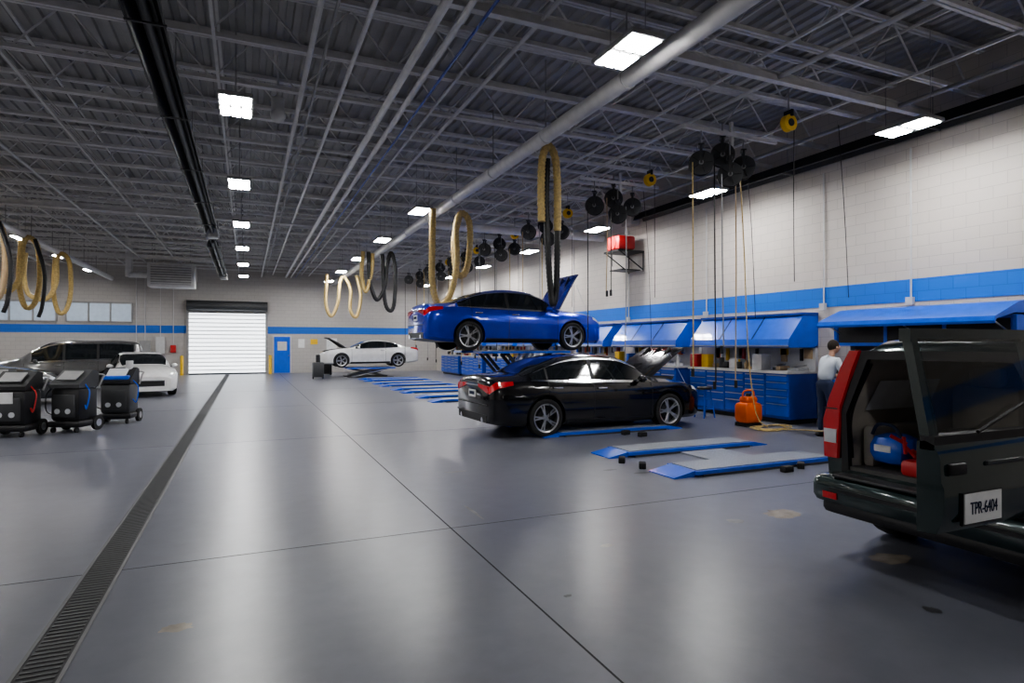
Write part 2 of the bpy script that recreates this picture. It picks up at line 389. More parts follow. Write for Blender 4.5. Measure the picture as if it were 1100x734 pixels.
def wheel_mesh(R,rimr,spokes,sm,dark=M_black):
    b=MB(); k=R
    b.lathe([(rimr-.01,-.10),(rimr+.02,-.112),(k-.03,-.114),(k-.006,-.098),(k,-.06),(k,.06),(k-.006,.098),(k-.03,.114),(rimr+.02,.112),(rimr-.01,.10)],M_rubber,n=36)
    b.lathe([(rimr-.03,.02),(rimr-.02,.098),(rimr+.006,.108),(rimr+.012,.10)],sm,n=36)
    b.lathe([(rimr,-.08),(rimr-.03,.02)],dark,n=36)
    b.cyl((0,-.03,0),(0,.0,0),rimr-.01,dark,n=36); b.cyl((0,0,0),(0,.02,0),.13,M_dkgrey,n=20)
    b.cyl((0,.02,0),(0,.085,0),.05,sm,n=16)
    for i in range(spokes):
        for o in(-.13,.13):
            t=2*math.pi*i/spokes+o; c=(math.cos(t),math.sin(t)); t0=2*math.pi*i/spokes+o*.3
            p0=Vector((math.cos(t0)*.035,.075,math.sin(t0)*.035)); p1=Vector((c[0]*(rimr-.01),.09,c[1]*(rimr-.01)))
            b.cyl(p0,p1,.018,sm,n=6,r2=.014)
    return b.mesh('wheel',True,40)

def make_car(name, S, loc, yaw, paint, hood=None, spokes=5, wheelmat=M_silver, scale=(1,1,1), cavity=False, rim=None):
    E=empty(name,loc,yaw); E.scale=scale
    T,B,Wf,Z=pchip(S['top']),pchip(S['belt']),pchip(S['w']),pchip(S['bot'])
    tum=S['tum']
    bay=(S['cowl'],S['hoodf'])
    def sec(x, closed=False):
        W,b_,t,z=Wf(x),B(x),T(x),Z(x); b_=min(b_,t-.02); H=b_-z; cab=max(0,t-b_); c=ss(.08,.35,cab)
        y6=W-.06; y7=y6-(.15*(1-c)+.02*c)-tum*max(0,cab-.05); y8=y7-(.18*(1-c)+.12*c)
        y7=max(y7,.2); y8=max(y8,.1)
        pts=[(0,z),(W-.12,z),(W-.03,z+.07),(W-.018,z+.2*H+.04),(W,z+.55*H),(W-.004,b_-.16*H),(y6,b_),(y7,b_+(t-b_)*(.60+.28*c)),(y8,b_+(t-b_)*(.9+.08*c)),(y8*.5,t-.004),(0,t)]
        if hood and not closed:
            k=ss(bay[0]-.02,bay[0]+.04,x)*(1-ss(bay[1]-.05,bay[1]+.01,x))
            for i in(8,9,10): pts[i]=(pts[i][0],pts[i][1]-.2*k)
        return pts
    def P(x,t,closed=False):
        p=sec(x,closed); i=min(int(t),9); f=t-i
        return Vector((x,p[i][0]*(1-f)+p[i+1][0]*f,p[i][1]*(1-f)+p[i+1][1]*f))
    xs=[S['x0'],S['x0']+.02,S['x0']+.05]; x=S['x0']+.1
    while x<S['x1']-.08: xs.append(x); x+=.06
    xs+=[S['x1']-.05,S['x1']-.02,S['x1']]
    b=MB(); rows=11; n=2*(rows-1)
    vs=[]
    for x in xs:
        p=sec(x)
        vs+=[(x,q[0],q[1]) for q in p]+[(x,-q[0],q[1]) for q in p[-2:0:-1]]
    fs=[]
    for k in range(len(xs)-1):
        for i in range(n):
            j=(i+1)%n; fs.append((k*n+i,k*n+j,k*n+n+j,k*n+n+i))
    fs+=[tuple(range(n-1,-1,-1)),tuple(range((len(xs)-1)*n,len(xs)*n))]
    b.add(vs,fs,paint); me=b.mesh('body',False)
    me.materials.append(M_black); me.materials.append(M_intl)
    body=put('body',me,None)
    cuts=[]
    for ax in S['ax']:
        for s in(-1,1):
            cb=MB(); cb.cyl((ax,s*(S['W']-.28),S['R']),(ax,s*(S['W']+.2),S['R']),S['R']+.05,M_black,n=40)
            cuts.append(put('cut',cb.mesh('cut'),None))
    if cavity:
        cb=MB(); x=S['x0']
        poly=[(-.66,.66),(.66,.66),(.68,1.1),(.50,1.55),(-.50,1.55),(-.68,1.1)]
        cb.ext(poly,'x',x-.3,x+1.5,M_intl); cuts.append(put('cut',cb.mesh('cut'),None))
    for c in cuts:
        md=body.modifiers.new('b','BOOLEAN'); md.operation='DIFFERENCE'; md.object=c; md.solver='EXACT'
    bpy.context.view_layer.update(); dg=bpy.context.evaluated_depsgraph_get()
    nm=D.meshes.new_from_object(body.evaluated_get(dg)); body.modifiers.clear(); body.data=nm; body.parent=E
    for c in cuts: D.objects.remove(c)
    for p in nm.polygons:
        c=p.center; p.material_index=0
        for ax in S['ax']:
            if math.hypot(c.x-ax,c.z-S['R'])<S['R']+.047 : p.material_index=1
        if hood and bay[0]<c.x<bay[1] and abs(c.y)<Wf(c.x)-.3 and c.z>T(c.x)-.28 and c.z>.5: p.material_index=1
        if cavity and abs(c.y)<.685 and .655<c.z<1.555 and S['x0']+.01<c.x<S['x0']+1.52: p.material_index=2
        if c.z<Z(c.x)+.03: p.material_index=1
    nm.shade_smooth(); nm.set_sharp_from_angle(angle=math.radians(32))
    def patch(b,xa,xb,ta,tb,m,off=.006,nx=None,nt=4,lim=None):
        nx=nx or max(2,int(abs(xb-xa)/.05)); 
        for s in(1,-1):
            vs=[]
            for i in range(nx+1):
                x=xa+(xb-xa)*i/nx
                for j in range(nt+1):
                    t=ta+(tb-ta)*j/nt if not lim else lim(x)[0]+(lim(x)[1]-lim(x)[0])*j/nt
                    q=P(x,t); q2=P(x+.004,t); q3=P(x,min(t+.03,9.99)) if t<9.9 else P(x,t-.03)
                    nn=(q2-q).cross(q3-q); 
                    if t>=9.9: nn=-nn
                    nn.normalize()
                    if nn.y*1+nn.z*.6<0: nn=-nn
                    q=q+nn*off; vs.append((q.x,q.y*s,q.z))
            r=nt+1
            b.add(vs,[(i*r+j,i*r+j+1,(i+1)*r+j+1,(i+1)*r+j) for i in range(nx) for j in range(nt)],m)
    g=MB()
    for k,(a,c) in enumerate(S['win']): patch(g,a,c,6.1,6.93,M_glass)
    ws=S['ws']; patch(g,ws[0],ws[1],7.12,10,M_glass,nt=8)
    if S['bl']: patch(g,S['bl'][0],S['bl'][1],7.12,10,M_glass,nt=8)
    g.obj('windows',E,ang=60)
    t=MB()
    a,c=S['win'][0][0],S['win'][-1][1]
    patch(t,a-.03,c+.05,6.0,6.1,M_chrome,.008,nt=1)
    patch(t,a+.08,c-.1,6.93,6.98,M_chrome,.008,nt=1)
    for dx in S['doors']: patch(t,dx-.006,dx+.006,2.2,6.0,M_black,.003,nx=1,nt=10)
    for (a1,c1),(a2,c2) in zip(S['win'][:-1],S['win'][1:]): patch(t,c1,a2,6.1,6.93,M_black,.005,nx=1)
    patch(t,S['ax'][0]+.42,S['ax'][1]-.42,1.2,2.25,M_black,.004)
    dmax=S['doors']
    for i in range(len(dmax)-1):
        hx=dmax[i+1]+.17; q=P(hx,5.2)
        for s in(1,-1): t.rbox((hx,s*(q.y+.02),q.z),(.2,.03,.03),M_chrome,.01)
    mx=c-.12; q=P(mx,6.0)
    for s in(1,-1):
        t.sph((mx,s*(q.y+.13),q.z+.07),(.07,.11,.065),paint); t.cyl((mx,s*q.y,q.z+.01),(mx,s*(q.y+.08),q.z+.05),.025,M_black,n=8)
    x0,x1=S['x0'],S['x1']
    if not cavity and S['bl']:
        patch(t,x0+.005,x0+.42,5.15,6.0,M_red,.008,lim=lambda x:(5.0+ss(x0,x0+.45,x)*.5,6.0))
        for s in(1,-1): t.ext([(s*.28,.90),(s*.70,.80),(s*.73,.86),(s*.69,.93),(s*.28,.95)],'x',x0-.012,x0+.04,M_red)
        t.bb(x0-.015,x0,-.3,.3,.91,.935,M_chrome)
        t.bb(x0-.012,x0,-.155,.155,.70,.83,M_white); t.bb(x0-.014,x0-.012,-.12,.12,.74,.80,M_navy)
        t.bb(x0-.01,x0+.02,-.66,.66,.29,.42,M_black)
        for s in(1,-1): t.cyl((x0-.03,s*.5,.33),(x0+.1,s*.5,.33),.045,M_chrome,n=14)
        t.bb(x0-.02,x0,-.7,.7,.585,.60,M_black)
    elif not cavity:
        for s in(1,-1): t.ext([(s*.5,1.0),(s*.78,1.0),(s*.74,1.3),(s*.6,1.3)],'x',x0-.012,x0+.02,M_red)
        patch(t,x0+.005,x0+.2,6.0,6.5,M_red,.008); t.bb(x0-.01,x0+.0,-.5,.5,1.08,1.3,M_glass); t.bb(x0-.012,x0,-.15,.15,.8,.93,M_white)
    patch(t,x1-.36,x1-.04,5.3,6.6,M_lamp,.006)
    t.bb(x1-.01,x1+.012,-.42,.42,.36,.55,M_black); t.bb(x1-.01,x1+.018,-.4,.4,.53,.55,M_chrome)
    t.obj('trim_and_lamps',E)
    if hood:
        h=MB(); xs2=[bay[0]+.03+(bay[1]-bay[0]-.03)*i/12 for i in range(13)]
        hx,hz=xs2[0],T(xs2[0]); R=Matrix.Rotation(-hood,4,'Y')
        for off,mm in((0,paint),(-.03,M_dkgrey)):
            vs=[];
            for x in xs2:
                for j in range(-8,9):
                    yy=j/8*(P(x,7.3,True).y); tt=7.3+2.7*(1-abs(j)/8.0); q=P(x,tt,True)
                    v=Vector((q.x-hx,yy,q.z-hz+off)); v=R@v; vs.append((v.x+hx,v.y,v.z+hz))
            h.add(vs,[(i*17+j,i*17+j+1,i*17+18+j,i*17+17+j) for i in range(12) for j in range(16)],mm)
        k=13*17; mi=h.mi(M_dkgrey)
        edge=[i for i in range(17)]+[i*17+16 for i in range(1,13)]+[12*17+i for i in range(15,-1,-1)]+[i*17 for i in range(11,0,-1)]
        for a_,b_ in zip(edge,edge[1:]+edge[:1]): h.f.append((a_,b_,b_+k,a_+k)); h.m.append(mi)
        for yy in(-.4,0,.4): 
            v0=R@Vector((.15,yy,-.1)); v1=R@Vector((.95,yy*.8,-.13)); h.cyl(v0+Vector((hx,0,hz)),v1+Vector((hx,0,hz)),.03,M_black,n=6)
        h.obj('hood',E)
        e=MB(); zt=T(bay[0]+.3)-.16
        e.rbox((bay[0]+.45,0,zt-.02),(.45,.6,.12),M_dkgrey); e.rbox((bay[0]+.4,-.5,zt),(.25,.18,.12),M_black); e.rbox((bay[0]+.65,.42,zt),(.3,.25,.12),M_black)
        e.cyl((bay[0]+.2,-.35,zt),(bay[0]+.85,.3,zt+.02),.04,M_black); e.cyl((bay[1]-.12,-.7,zt-.1),(hx+.55,-.62,hz+.42 if hood<1 else hz+.6),.006,M_ltgrey,n=5)
        e.obj('engine',E)
    wm=wheel_mesh(S['R'],rim or S['R']-.095,spokes,wheelmat)
    for i,ax in enumerate(S['ax']):
        for s in(1,-1): put('wheel_%d'%(i*2+(1 if s>0 else 2)),wm,E,(ax,s*(S['W']-.125),S['R']),0 if s>0 else math.pi)
    return E,P

P_black=mat('car_paint_black',(.006,.006,.008),.18,.3,coat=1)
P_blue=mat('car_paint_blue',(.003,.035,.52),.2,.35,coat=1)
P_white=mat('car_paint_white',(.7,.7,.7),.3,coat=1)
P_grey=mat('car_paint_grey',(.12,.12,.122),.3,.5,coat=1)
P_green=mat('car_paint_green',(.007,.024,.025),.2,.4,coat=1)
P_dk=mat('car_paint_charcoal',(.03,.03,.035),.25,.4,coat=1)

make_car('black_sedan',SEDAN,(6.16,10.5,.0),math.radians(2),P_black,hood=math.radians(42),scale=(.985,1,1.0))
make_car('blue_sedan',SEDAN,(5.95,13.9,1.5),0,P_blue,hood=math.radians(66),scale=(.96,1,1),rim=.255)
make_car('white_coupe',COUPE,(5.7,31.4,.5),math.pi,P_white,hood=math.radians(38))
make_car('grey_minivan',VAN,(-6.1,26.8,0),math.radians(188),P_grey)
make_car('white_hatchback',SEDAN,(-3.3,23.8,0),math.radians(-75),P_white,scale=(.9,.92,.95))
make_car('charcoal_sedan',SEDAN,(-7.2,20.6,0),math.radians(8),P_dk)

# SUV with open tailgate
E,P=make_car('green_suv',SUV,(6.60,2.66,0),0,P_green,cavity=True)
x0=-2.25
b=MB()
b.rbox((x0-.02,0,.50),(.26,1.76,.22),P_green,.06); b.rbox((x0-.01,0,.37),(.2,1.62,.12),M_black,.04); b.bb(x0-.16,x0-.13,-.7,.7,.50,.53,M_black)
b.rbox((x0-.02,0,.62),(.22,1.4,.03),M_black,.012)
b.bb(x0-.155,x0-.145,.64,.76,.44,.49,M_red)
b.obj('rear_bumper',E)
b=MB()
for s in(1,-1):
    q=[(.73,.74),(.845,.74),(.855,1.04),(.80,1.22),(.70,1.46),(.62,1.60),(.54,1.60),(.60,1.46),(.705,1.15)]
    b.ext([(s*a,z) for a,z in q],'x',x0-.03,x0+.05,M_red)
    b.ext([(s*a,z) for a,z in[(.735,.86),(.84,.86),(.845,.97),(.73,.97)]],'x',x0-.036,x0-.02,M_lamp)
    b.ext([(s*a,z) for a,z in[(.725,1.13),(.84,1.13),(.84,1.14),(.725,1.14)]],'x',x0-.034,x0-.02,M_black)
b.obj('tail_lamps',E)
b=MB()
q=[(-.70,.64),(-.64,.66),(-.66,1.1),(-.48,1.535),(.48,1.535),(.66,1.1),(.64,.66),(.70,.64),(.705,1.12),(.53,1.60),(-.53,1.60),(-.705,1.12)]
for i,j in((1,2),(2,3),(3,4),(4,5),(5,6)):
    o={1:0,2:11,3:10,4:9,5:8,6:7}
    b.ext([q[i],q[j],q[o[j]],q[o[i]]],'x',x0-.012,x0+.03,M_black)
b.bb(x0,x0+1.45,-.64,.64,.66,.69,M_int)
for s in(1,-1):
    b.rbox((x0+1.25,s*.32,1.0),(.2,.52,.62),M_intl,.06); b.rbox((x0+1.22,s*.32,1.38),(.12,.26,.18),M_intl,.05)
    b.rbox((x0+.55,s*.60,.84),(.8,.1,.34),M_intl,.04)
    b.add([(x0+.2,s*.655,1.12),(x0+1.0,s*.655,1.12),(x0+1.0,s*.56,1.36),(x0+.25,s*.56,1.36)],[(0,1,2,3)],M_lamp)
    b.tube(cr([(x0+.05,s*.655,.75),(x0+.05,s*.66,1.1),(x0+.06,s*.5,1.5)]),.012,M_black,n=6)
b.obj('cargo_interior',E)
b=MB()
b.rbox((x0+.24,.43,.84),(.3,.3,.24),M_blue,.09); b.tube(cr([(x0+.14,.32,.95),(x0+.12,.37,1.03),(x0+.12,.49,1.03),(x0+.14,.55,.95)]),.013,M_navy)
b.bb(x0+.085,x0+.09,.37,.5,.83,.88,M_white); b.obj('duffel_bag',E)
b=MB()
b.rbox((x0+.14,.14,.75),(.24,.24,.12),M_redp,.03); b.rbox((x0+.6,.0,.86),(.3,.5,.3),M_black,.04)
for i in range(18):
    a=Vector((x0+.05+random.random()*.28,.0+random.random()*.28,.8+random.random()*.12)); b.cyl(a,a+Vector((random.uniform(-.1,.1),random.uniform(-.12,.1),random.uniform(0,.14))),.014,random.choice([M_redp,M_chrome,M_black,M_redp,M_yelp]),n=8)
b.obj('tool_tray',E)
# open tailgate
b=MB(); W_=1.16
low=[(.0,.69),(-.10,.70),(-.135,.80),(-.135,.93),(-.12,.96),(-.115,1.08),(-.09,1.14),(-.04,1.16),(.0,1.15)]
b.ext(low,'x',-W_,0,P_green)
def sl(z): return -.07+(z-1.15)*.22
ZT=1.72
for xa,xb in((-W_,-W_+.08),(-.10,0)):
    b.add([(xa,sl(1.12),1.12),(xb,sl(1.12),1.12),(xb*.98-.02,sl(ZT),ZT),(xa*.97,sl(ZT),ZT),(xa,sl(1.12)+.05,1.12),(xb,sl(1.12)+.05,1.12),(xb*.98-.02,sl(ZT)+.05,ZT),(xa*.97,sl(ZT)+.05,ZT)],[(0,1,2,3),(4,5,6,7),(0,3,7,4),(1,2,6,5),(3,2,6,7)],P_green)
b.box((-W_/2,sl(1.70)+.025,1.70),(W_*.96,.06,.07),P_green); b.box((-W_/2,sl(1.14)+.02,1.15),(W_,.07,.07),M_black)
M_wg=mat('tinted_glass',(.03,.032,.03),.03,coat=1,alpha=.4)
b.add([(-W_+.06,sl(1.15)-.005,1.15),(-.08,sl(1.15)-.005,1.15),(-.12,sl(1.68)-.005,1.68),(-W_+.09,sl(1.68)-.005,1.68)],[(0,1,2,3)],M_wg)
b.bb(-W_+.03,-.03,-.012,.02,.72,1.12,M_int)
b.rbox((-W_+.12,-.125,1.02),(.13,.03,.06),M_black,.01); b.rbox((-W_+.62,-.122,1.03),(.5,.02,.025),M_dkgrey,.008)
b.cyl((-.8,sl(1.2)-.03,1.19),(-.35,sl(1.3)-.03,1.32),.01,M_black,n=6)
b.bb(-W_+.13,-W_+.46,-.145,-.13,.735,.90,M_black)
b.bb(-W_+.14,-W_+.45,-.15,-.143,.745,.895,M_white)
tg=b.obj('tailgate',E,(x0-.03,-.64,0))
tc=D.curves.new('plate_text','FONT'); tc.body='TPR-6404'; tc.size=.09; tc.extrude=.001; tc.align_x='CENTER'; tc.space_character=.95
to=D.objects.new('tmp',tc); COL.objects.link(to); bpy.context.view_layer.update()
tm=D.meshes.new_from_object(to.evaluated_get(bpy.context.evaluated_depsgraph_get())); D.objects.remove(to)
tm.materials.clear(); tm.materials.append(M_navy)
o=D.objects.new('plate_lettering',tm); COL.objects.link(o); o.parent=E; o.location=(x0-.03-W_+.295,-.64-.153,.79); o.rotation_euler=(math.pi/2,0,0); o.scale=(.66,1,1)

# ------------------------------------------------------------------ lifts
def lift(Y, zt=.085, x0=5.1, x1=7.5, ramps=True, ax=None):
    b=MB(); 
    for y in(-.72,.72):
        b.bb(x0,x1,y-.29,y+.29,zt-.06,zt-.012,M_blue); b.bb(x0+.04,x1-.04,y-.24,y+.24,zt-.012,zt,M_plate)
        for e,s in((x0,-1),(x1,1)):
            if ramps:
                b.add([(e,y-.25,zt-.01),(e,y+.25,zt-.01),(e+s*.32,y+.25,.012),(e+s*.32,y-.25,.012),(e,y-.25,.0),(e,y+.25,.0),(e+s*.32,y+.25,0),(e+s*.32,y-.25,0)],[(4,5,6,7),(0,3,7,4),(1,2,6,5),(2,3,7,6),(0,1,5,4)],M_blue)
                b.add([(e,y-.25,zt-.01),(e,y+.25,zt-.01),(e+s*.32,y+.25,.012),(e+s*.32,y-.25,.012)],[(0,1,2,3)],M_blue if s<0 else M_plate)
        b.bb(x0+.1,x1-.1,y-.3,y+.3,0,.03,M_dkgrey)
        if zt>.3:
            a0,a1=ax or (x0+.3,x1-.4)
            for yy in(y-.2,y+.2):
                b.cyl((a0,yy,.05),(a1,yy,zt-.08),.045,M_silver,n=6); b.cyl((a1,yy+.05,.05),(a0,yy+.05,zt-.08),.045,M_dkgrey,n=6)
            b.cyl((a0+.3,y,.1),(a1-.3,y,zt-.2),.05,M_chrome,n=12)
    if zt<.3: b.bb(x0+.9,x1-.7,-.4,.4,0,.025,M_plate)
    b.obj('vehicle_lift',None,(0,Y,0),0,smooth=False)
lift(6.95); lift(10.5); lift(13.9,1.5,4.9,7.2,False,(5.6,6.8))
for Y in(17.5,21,24.5,28): lift(Y)
lift(31.4,.5,4.5,6.9,False)
b=MB()
for px,py in((845,507),(860,503),(668,497),(690,503),(672,467),(690,469)):
    x,y=fl(px,py); b.rbox((x,y,.04),(.16,.09,.08),M_rubber,.01,Matrix.Rotation(random.random(),3,'Z'))
b.obj('rubber_lift_block')

# ------------------------------------------------------------------ workbench stations
cc=[M_redp,M_yelp,M_black,M_white,M_tan,M_grey,M_dkgrey,M_orange,M_ltgrey,M_blue]
def station(Y, kind=0):
    E=empty('tool_workbench',(0,Y,0)); b=MB(); L=1.5; xf=10.12
    b.bb(xf+.03,10.95,-L,L,.1,1.04,M_bluedk); b.bb(xf+.1,10.95,-L+.05,L-.05,0,.1,M_black)
    nc=5; w=2*L/nc
    for c in range(nc):
        ya=-L+c*w; hs=[.11,.11,.11,.14,.18,.24] if c%2 else [.15,.15,.15,.15,.27]; z=1.02
        for h in hs:
            b.bb(xf,xf+.03,ya+.015,ya+w-.015,z-h+.012,z,M_blue); b.bb(xf-.018,xf,ya+.04,ya+w-.04,z-.03,z-.012,M_silver); z-=h
    b.bb(xf-.04,10.97,-L-.02,L+.02,1.04,1.09,M_ltgrey if kind!=1 else M_dkgrey)
    b.bb(10.9,10.98,-L,L,1.09,1.62,M_ltgrey if kind==0 else M_dkgrey)
    b.obj('drawer_chest',E,smooth=False)
    b=MB()
    if kind==0:
        prof=[(10.98,2.28),(10.55,2.25),(10.15,1.76),(10.13,1.62),(10.16,1.58),(10.98,1.58)]
        b.ext(prof,'y',-L,L,M_blue)
        for k in(1,2): 
            y=-L+k*2*L/3; b.box((10.34,y,2.0),(.015,.02,.62),M_black,Matrix.Rotation(math.radians(39),3,'Y'))
        b.bb(10.115,10.13,-L,L,1.6,1.63,M_silver)
        b.bb(10.5,10.95,-L-.03,L+.03,2.26,2.31,M_bluedk)
    else:
        b.bb(10.5,10.98,-L,L,1.62,2.1,M_blue); b.bb(10.495,10.52,-L+.06,L-.06,1.68,2.05,M_black)
        for k in range(4): y=-L+k*2*L/3; b.bb(10.48,10.5,y-.03,y+.03,1.62,2.1,M_blue)
        b.bb(10.5,10.95,-L+.05,L-.05,1.85,1.87,M_blue)
        b.ext([(10.6,2.30),(10.0,2.07),(9.97,2.0),(9.99,1.96),(10.03,2.03),(10.5,2.13),(10.95,2.13),(10.95,2.34)],'y',-L,L,M_blue)
        for yy in(-L+.1,L-.1,0): b.cyl((10.5,yy,1.85),(10.05,yy,2.05),.012,M_silver,n=6)
    b.obj('overhead_cabinet',E,smooth=False)
    b=MB(); y=-L+.1
    while y<L-.15:
        w=random.uniform(.06,.28); h=random.uniform(.08,.36); m=random.choice(cc); x=random.uniform(10.3,10.7)
        k=random.random()
        if k<.45: b.rbox((x,y+w/2,1.09+h/2),(random.uniform(.12,.3),w,h),m,.015)
        elif k<.75:
            r=min(w,.12)/2; b.cyl((x,y+w/2,1.09),(x,y+w/2,1.09+h*.75),r,m,n=12); b.cyl((x,y+w/2,1.09+h*.75),(x,y+w/2,1.09+h),r*.4,random.choice(cc),n=8)
        else:
            b.box((x,y+w/2,1.12),(.3,w,.06),m); b.cyl((x-.1,y+w/2,1.17),(x+.15,y+w*.2,1.2),.02,M_silver,n=8)
        y+=w+random.uniform(.0,.1)
    for k in range(16):
        y=random.uniform(-L+.1,L-.1); h=random.uniform(.1,.3); b.bb(10.86,10.9,y-.04,y+random.uniform(.02,.15),1.55-h,1.55,random.choice(cc))
    if kind==1:
        y=-L+.1
        while y<L-.2:
            w=random.uniform(.1,.25); h=random.uniform(.08,.18)
            b.rbox((10.6,y+w/2,1.87+h/2),(.15,w,h),random.choice(cc),.01); y+=w+.03
    b.obj('bench_clutter',E)
    return E
station(6.75,1)
for Y in(10.55,14.1,17.6,21.1,24.6,28.1,31.6): station(Y,0)

b=MB(); x,y=9.3,9.3
b.rbox((x,y,.27),(.46,.36,.42),M_orange,.08); b.rbox((x,y,.53),(.3,.24,.14),M_orange,.05); b.cyl((x,y,.58),(x,y,.66),.05,M_black)
b.tube(cr([(x-.15,y,.55),(x-.12,y,.7),(x+.12,y,.7),(x+.15,y,.55)]),.018,M_orange); b.bb(x-.2,x+.2,y-.16,y+.16,0,.07,M_black)
b.obj('fluid_drain_tank')
b=MB(); x,y=9.35,21.6
b.rbox((x,y,.3),(.5,.4,.5),M_orange,.08); b.cyl((x,y,.5),(x,y,.66),.08,M_black); b.bb(x-.2,x+.2,y-.16,y+.16,0,.07,M_black); b.obj('fluid_drain_tank')
b=MB(); pts=[]
for k in range(50):
    t=k/49*math.pi*2*2.6; r=.28+.1*math.sin(k*.7); pts.append((9.35+r*math.cos(t)*1.3,8.75+r*math.sin(t),.02+.012*(k//19)))
pts+=[(9.7,8.3,.02),(9.9,7.9,.02)]
b.tube(cr(pts,.05),.011,M_yel,n=6); b.obj('air_hose_coil')
def stool(x,y):
    b=MB(); b.lathe([(.0,.70),(.15,.70),(.17,.68),(.17,.64),(.0,.63)],M_black,(x,y,0),'z')
    for i in range(4):
        t=math.pi/4+i*math.pi/2; c,s=math.cos(t),math.sin(t); b.cyl((x+.12*c,y+.12*s,.64),(x+.22*c,y+.22*s,0),.014,M_blue,n=8)
        t2=t+math.pi/2; 
        for z,r in((.2,.195),(.42,.16)): b.cyl((x+r*c,y+r*s,z),(x+r*math.cos(t2),y+r*math.sin(t2),z),.01,M_blue,n=6)
    b.obj('shop_stool')
stool(9.45,10.75)
b=MB(); x,y=9.6,12.5
b.cyl((x,y,0),(x,y,.8),.24,M_black,n=20,r2=.28); b.lathe([(.28,.8),(.3,.8),(.3,.84),(.27,.84)],M_dkgrey,(x,y,0),'z'); b.obj('waste_bin')

# ------------------------------------------------------------------ hose reels & hoses
b=MB()
b.lathe([(0,-.055),(.12,-.06),(.2,-.075),(.215,-.07),(.215,-.055),(.15,-.045)],M_dkgrey,n=28); b.lathe([(0,.055),(.12,.06),(.2,.075),(.215,.07),(.215,.055),(.15,.045)],M_black,n=28); b.cyl((0,-.05,0),(0,.05,0),.165,M_black,n=24)
for i in range(5):
    t=i*math.pi*.4; b.cyl((.06*math.cos(t),-.07,.06*math.sin(t)),(.19*math.cos(t),-.08,.19*math.sin(t)),.008,M_black,n=5)
b.cyl((0,-.1,0),(0,.1,0),.04,M_grey,n=10); b.bb(-.02,.02,-.11,-.09,-.02,.32,M_dkgrey); b.bb(-.02,.02,.09,.11,-.02,.32,M_dkgrey); b.bb(-.05,.05,-.11,.11,.3,.33,M_dkgrey)
b.cyl((0,0,.33),(0,0,.6),.015,M_grey,n=6)
reel=b.mesh('reel',True)
hc=[M_yel,M_black,M_tan,M_grey,M_black]
for bi,Yc in enumerate((8.5,12.1,15.7,19.2,22.7,26.2,29.7)):
    for k,(dx,z) in enumerate(((-.6,4.87),(0,5.12),(.62,5.0),(-.03,4.7))):
        X=8.0+dx; Y=Yc+(-.1 if k==3 else .12*k)
        E=empty('hose_reel',(X,Y,z)); put('reel',reel,E,(0,0,0),math.radians(-38))
        h=MB(); zb=random.choice([.95,1.2,2.2,2.9,1.6])
        sx=-.19; r=.013
        h.tube(cr([(sx,0,0),(sx+.01,0,-(z-zb)*.5),(sx+random.uniform(-.05,.05),0,-(z-zb))],.3),r,hc[(k+bi)%5],n=6)
        h.cyl((sx,0,-(z-zb)-.12),(sx,0,-(z-zb)+.02),.03,M_black,n=8)
        h.obj('hose',E)
    E=empty('cord_reel',(7.85,Yc-1.5,5.15)); h=MB()
    h.cyl((0,-.05,0),(0,.05,0),.13,M_yelp,n=20); h.cyl((0,-.06,0),(0,.06,0),.06,M_black,n=12); h.bb(-.02,.02,-.08,.08,.1,.2,M_black); h.cyl((0,0,.2),(0,0,.55),.012,M_grey,n=6)
    h.tube(cr([(.12,0,0),(.16,.05,-1.3),(.14,.02,-2.5)],.3),.007,M_black,n=5); h.obj('reel_and_cord',E)
    h=MB(); h.bb(7.0,9.2,Yc-.03,Yc+.03,5.45,5.51,M_steel); h.bb(8.1,8.16,Yc,Yc+.06,5.1,5.72,M_steel); h.obj('reel_mounting_rail',smooth=False)
b=MB(); b.tube(cr([(8.65,8.85,4.9),(8.8,8.9,3.4),(8.95,8.95,1.5),(9.1,8.9,.3),(9.3,8.8,.03)],.1),.012,M_yel,n=6)
for X,Y,zb in((10.0,7.6,2.5),(9.6,12.9,1.6),(9.8,9.6,2.2)):
    b.tube(cr([(X-.25,Y,5.6),(X-.1,Y,4.0),(X,Y,zb)],.15),.007,M_black,n=5)
b.obj('hanging_air_line')

def ex_hose(name, base, pts, m, r=.08, extra=None):
    b=MB(); P=[Vector(base)+Vector(p) for p in pts]
    b.tube(cr(P,.035),r,m,n=10,ridge=.16)
    for (ps,mm,rr) in (extra or []): b.tube(cr([Vector(base)+Vector(p) for p in ps],.035),rr,mm,n=10,ridge=.12)
    return b.obj(name,ang=80)
ex_hose('exhaust_hose',(4.85,9.7,0),[(-.02,0,3.85),(-.03,0,4.5),(.0,0,5.0),(.12,0,5.22),(.26,0,5.0),(.3,0,4.4),(.3,0,3.7)],M_yel,.075,
  [([(.12,.05,5.0),(.1,.05,4.2),(.14,.05,3.2),(.2,.05,2.5),(.24,.05,2.38),(.3,.05,2.6),(.31,.03,3.2),(.3,0,3.72)],M_black,.06)])
ex_hose('exhaust_hose',(4.82,14.7,0),[(-.55,0,5.05),(-.56,0,4.2),(-.56,0,3.2),(-.4,0,2.66),(-.1,0,2.9),(.08,0,3.7),(.06,0,4.6),(.2,0,5.0),(.42,0,4.8),(.45,.05,4.1),(.35,.1,3.5),(.12,.1,3.5),(.05,.1,4.3),(.2,.1,5.0)],M_yel,.09)
